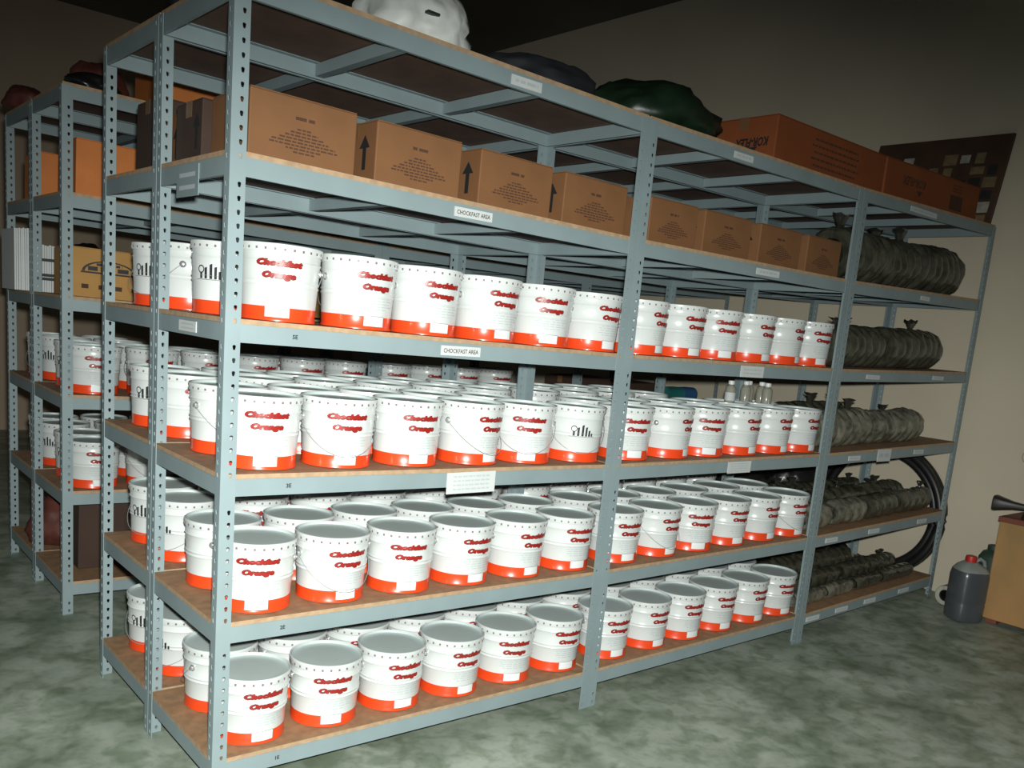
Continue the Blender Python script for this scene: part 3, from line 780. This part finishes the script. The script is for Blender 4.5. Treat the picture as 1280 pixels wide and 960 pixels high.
# roll by the end post
t = thing('pipe_roll', 'small pale-rimmed black roll on floor beside the end post', 'roll', (5.30, -.17, ZF(5.3)+.075), 0)
mb = MB(); n = 28
vs = [(x, r*cos(2*pi*i/n), r*sin(2*pi*i/n)) for x, r in ((-.07, .035), (-.07, .073), (.09, .073), (.09, .035)) for i in range(n)]
fs = [(k*n+i, k*n+(i+1) % n, ((k+1) % 4)*n+(i+1) % n, ((k+1) % 4)*n+i) for k in range(4) for i in range(n)]
mb.add(vs, fs, 'rubber'); obj('roll', mb.mesh('roll', smooth=40), t)
mb = MB(); vs = [(x, r*cos(2*pi*i/n), r*sin(2*pi*i/n)) for x, r in ((-.076, .042), (-.076, .070), (-.069, .070), (-.069, .042)) for i in range(n)]
mb.add(vs, fs, 'picpale'); obj('end_ring', mb.mesh('end_ring', smooth=40), t)

# display board leaning on the wall
zb = top(6, 5.4)
t = thing('display_board', 'dark brown board of small pictures leaning on wall above end bay', 'board', (5.36, .52, zb+.001), 0)
mb = MB(); mb.box((-.02, -.49, 0), (.012, .49, .63), 'picboard', lambda v: (v[0]+v[2]*.25, v[1], v[2])); obj('panel', mb.mesh('panel', bevel=.003), t)
rnd = random.Random(9)
mb = MB()
for r in range(6):
    for c in range(9):
        y = .43-.105*c; z = .47-.088*r
        w_, h__ = rnd.uniform(.06, .1), rnd.uniform(.05, .08)
        mm = rnd.choice(('picpale', 'picdark', 'picdark', 'pictan', 'pictan', 'picboard'))
        q = [(-.021, y-w_/2, z-h__/2), (-.021, y+w_/2, z-h__/2), (-.021, y+w_/2, z+h__/2), (-.021, y-w_/2, z+h__/2)]
        mb.add([(a+cc*.25-.0015, b, cc) for a, b, cc in q], [(0, 1, 2, 3)], mm)
obj('picture_sheet', mb.mesh('picture_sheet'), t)

# bottles standing on the pails
c4, c5 = XB[1][4], XB[1][5]
for i, (x, y) in enumerate(((c4+.055, .49), (c5-.075, .50), (c5-.005, .53), (c5+.06, .48), (c5+.02, .41))):
    t = thing('plastic_bottle', 'cloudy white-capped bottle on pail lids, third shelf by end post, %s from left' % ORD[i], 'bottle', (x, y, top(3, x)+.2418), 0, 'clear bottles on the pails')
    mb = MB(); mb.lathe([(.028, 0), (.032, .004), (.032, .080), (.026, .096), (.014, .104), (.014, .110)], 'bottle', 20, cap0=True, cap1=True); obj('body', mb.mesh('bottle_body', smooth=40), t)
    mb = MB(); mb.lathe([(.019, .108), (.019, .128), (.015, .131)], 'whitecap', 16, cap0=True, cap1=True); obj('cap', mb.mesh('cap', smooth=40), t)
    if i == 0:
        mb = MB(); mb.lathe([(.0326, .012), (.0326, .060)], 'paper', 20); obj('label', mb.mesh('label', smooth=40), t)

# ------------------------------------------------------------------ things across the aisle
X3, Y3 = ROWS[3]; X4, Y4 = ROWS[4]
carton('tan carton with black arched logo, fourth shelf up across the aisle', .10, .47, Y3+.05, Y3+.38, top(4, .2)+.001, .245, 'tancarton', 'logo', group='cartons across the aisle', arrow=False, seed=3, pm='darkcarton')
carton('bright orange carton on fifth shelf across the aisle', .125, .50, Y3+.05, Y3+.40, top(5, .2)+.001, .265, 'orangecarton', None, group='cartons across the aisle', arrow=False)
carton('orange carton on fifth shelf of the rearmost row, far left', .10, .46, Y4+.05, Y4+.40, top(5, .2)+.001, .25, 'orangecarton', None, group='cartons across the aisle', arrow=False)
carton('dark carton with orange edges on top of shelving across the aisle', .52, .95, Y3+.08, Y3+.45, top(6, .6)+.001, .22, 'orangecarton', None, group='cartons across the aisle', arrow=False)
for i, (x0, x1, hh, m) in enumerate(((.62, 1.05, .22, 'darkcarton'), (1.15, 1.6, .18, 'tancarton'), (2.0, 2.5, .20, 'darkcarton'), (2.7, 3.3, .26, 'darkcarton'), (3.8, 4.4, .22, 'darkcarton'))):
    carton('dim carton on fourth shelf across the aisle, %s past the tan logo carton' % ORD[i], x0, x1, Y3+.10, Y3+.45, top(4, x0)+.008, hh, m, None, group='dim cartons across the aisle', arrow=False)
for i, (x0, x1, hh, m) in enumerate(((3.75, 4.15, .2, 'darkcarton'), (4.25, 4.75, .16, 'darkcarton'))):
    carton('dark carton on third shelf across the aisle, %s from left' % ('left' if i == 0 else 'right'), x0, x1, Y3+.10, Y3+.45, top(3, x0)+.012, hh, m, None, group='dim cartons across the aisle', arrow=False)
t = thing('cloth_roll', 'blue and teal cloth roll on third shelf across aisle by cream wall', 'cloth', (5.12, Y3+.20, top(3, 5.1)+.066), 0)
mb = MB(); mb.tube([(-.16, 0, 0), (-.05, 0, .004), (.05, 0, 0)], .064, 'teal', 14); obj('teal_end', mb.mesh('teal_end', smooth=50), t)
mb = MB(); mb.tube([(.045, 0, 0), (.12, 0, .003), (.22, 0, 0)], .066, 'blue', 14); obj('blue_end', mb.mesh('blue_end', smooth=50), t)
# paper bundles on the rearmost rack
def bundle(label, x0, x1, y0, y1, z, h, lines):
    t = thing('paper_bundle', label, 'paper', ((x0+x1)/2, (y0+y1)/2, z), 0, 'paper bundles')
    mb = MB(); k = 9; wd, dp = x1-x0, y1-y0
    for i in range(k):
        o = random.uniform(-.004, .004)
        mb.box((-wd/2+wd*i/k+.001, -dp/2+o, 0), (-wd/2+wd*(i+1)/k-.001, dp/2+o, h*random.uniform(.97, 1)), 'paper')
    obj('sheets', mb.mesh('sheets'), t)
    if lines:
        mb = MB()
        for zz in (.28, .36, .68): mb.box((-wd/2-.002, -dp/2-.006, h*zz-.008), (wd/2+.002, dp/2+.006, h*zz+.008), 'black')
        obj('strap', mb.mesh('strap'), t)
bundle('tall white paper bundle at far left end of the rearmost row', -.02, .075, Y4+.06, Y4+.40, top(4, .05)+.001, .34, False)
bundle('shorter strapped white paper bundle beside the tall one, far left', .09, .20, Y4+.05, Y4+.38, top(4, .05)+.001, .26, True)
blob('plastic_bag', 'black bag lying over the strapped paper bundle, far left', 'bag', (.42, Y4+.22, top(4, .2)), (.14, .18, .30), 'blackbag', 15, group='bags on the far racks')
blob('plastic_bag', 'dark red bag on top of the shelving across the aisle', 'bag', (.32, Y3+.42, top(6, .3)), (.13, .13, .20), 'redbag', 16, group='bags on the far racks')
blob('plastic_bag', 'black low bag at the near top edge of shelving across the aisle', 'bag', (.22, Y3+.125, top(6, .2)), (.12, .075, .085), 'blackbag', 18, group='bags on the far racks')
blob('plastic_bag', 'dark red bag on top of the rearmost row, far left', 'bag', (.12, Y4+.42, top(6, .1)), (.10, .13, .13), 'redbag', 19, group='bags on the far racks')
blob('plastic_sack', 'dull pink sack on bottom shelf of the rearmost row', 'sack', (.28, Y4+.25, top(1, .2)), (.20, .2, .28), 'redbag', 21, group='bags on the far racks')
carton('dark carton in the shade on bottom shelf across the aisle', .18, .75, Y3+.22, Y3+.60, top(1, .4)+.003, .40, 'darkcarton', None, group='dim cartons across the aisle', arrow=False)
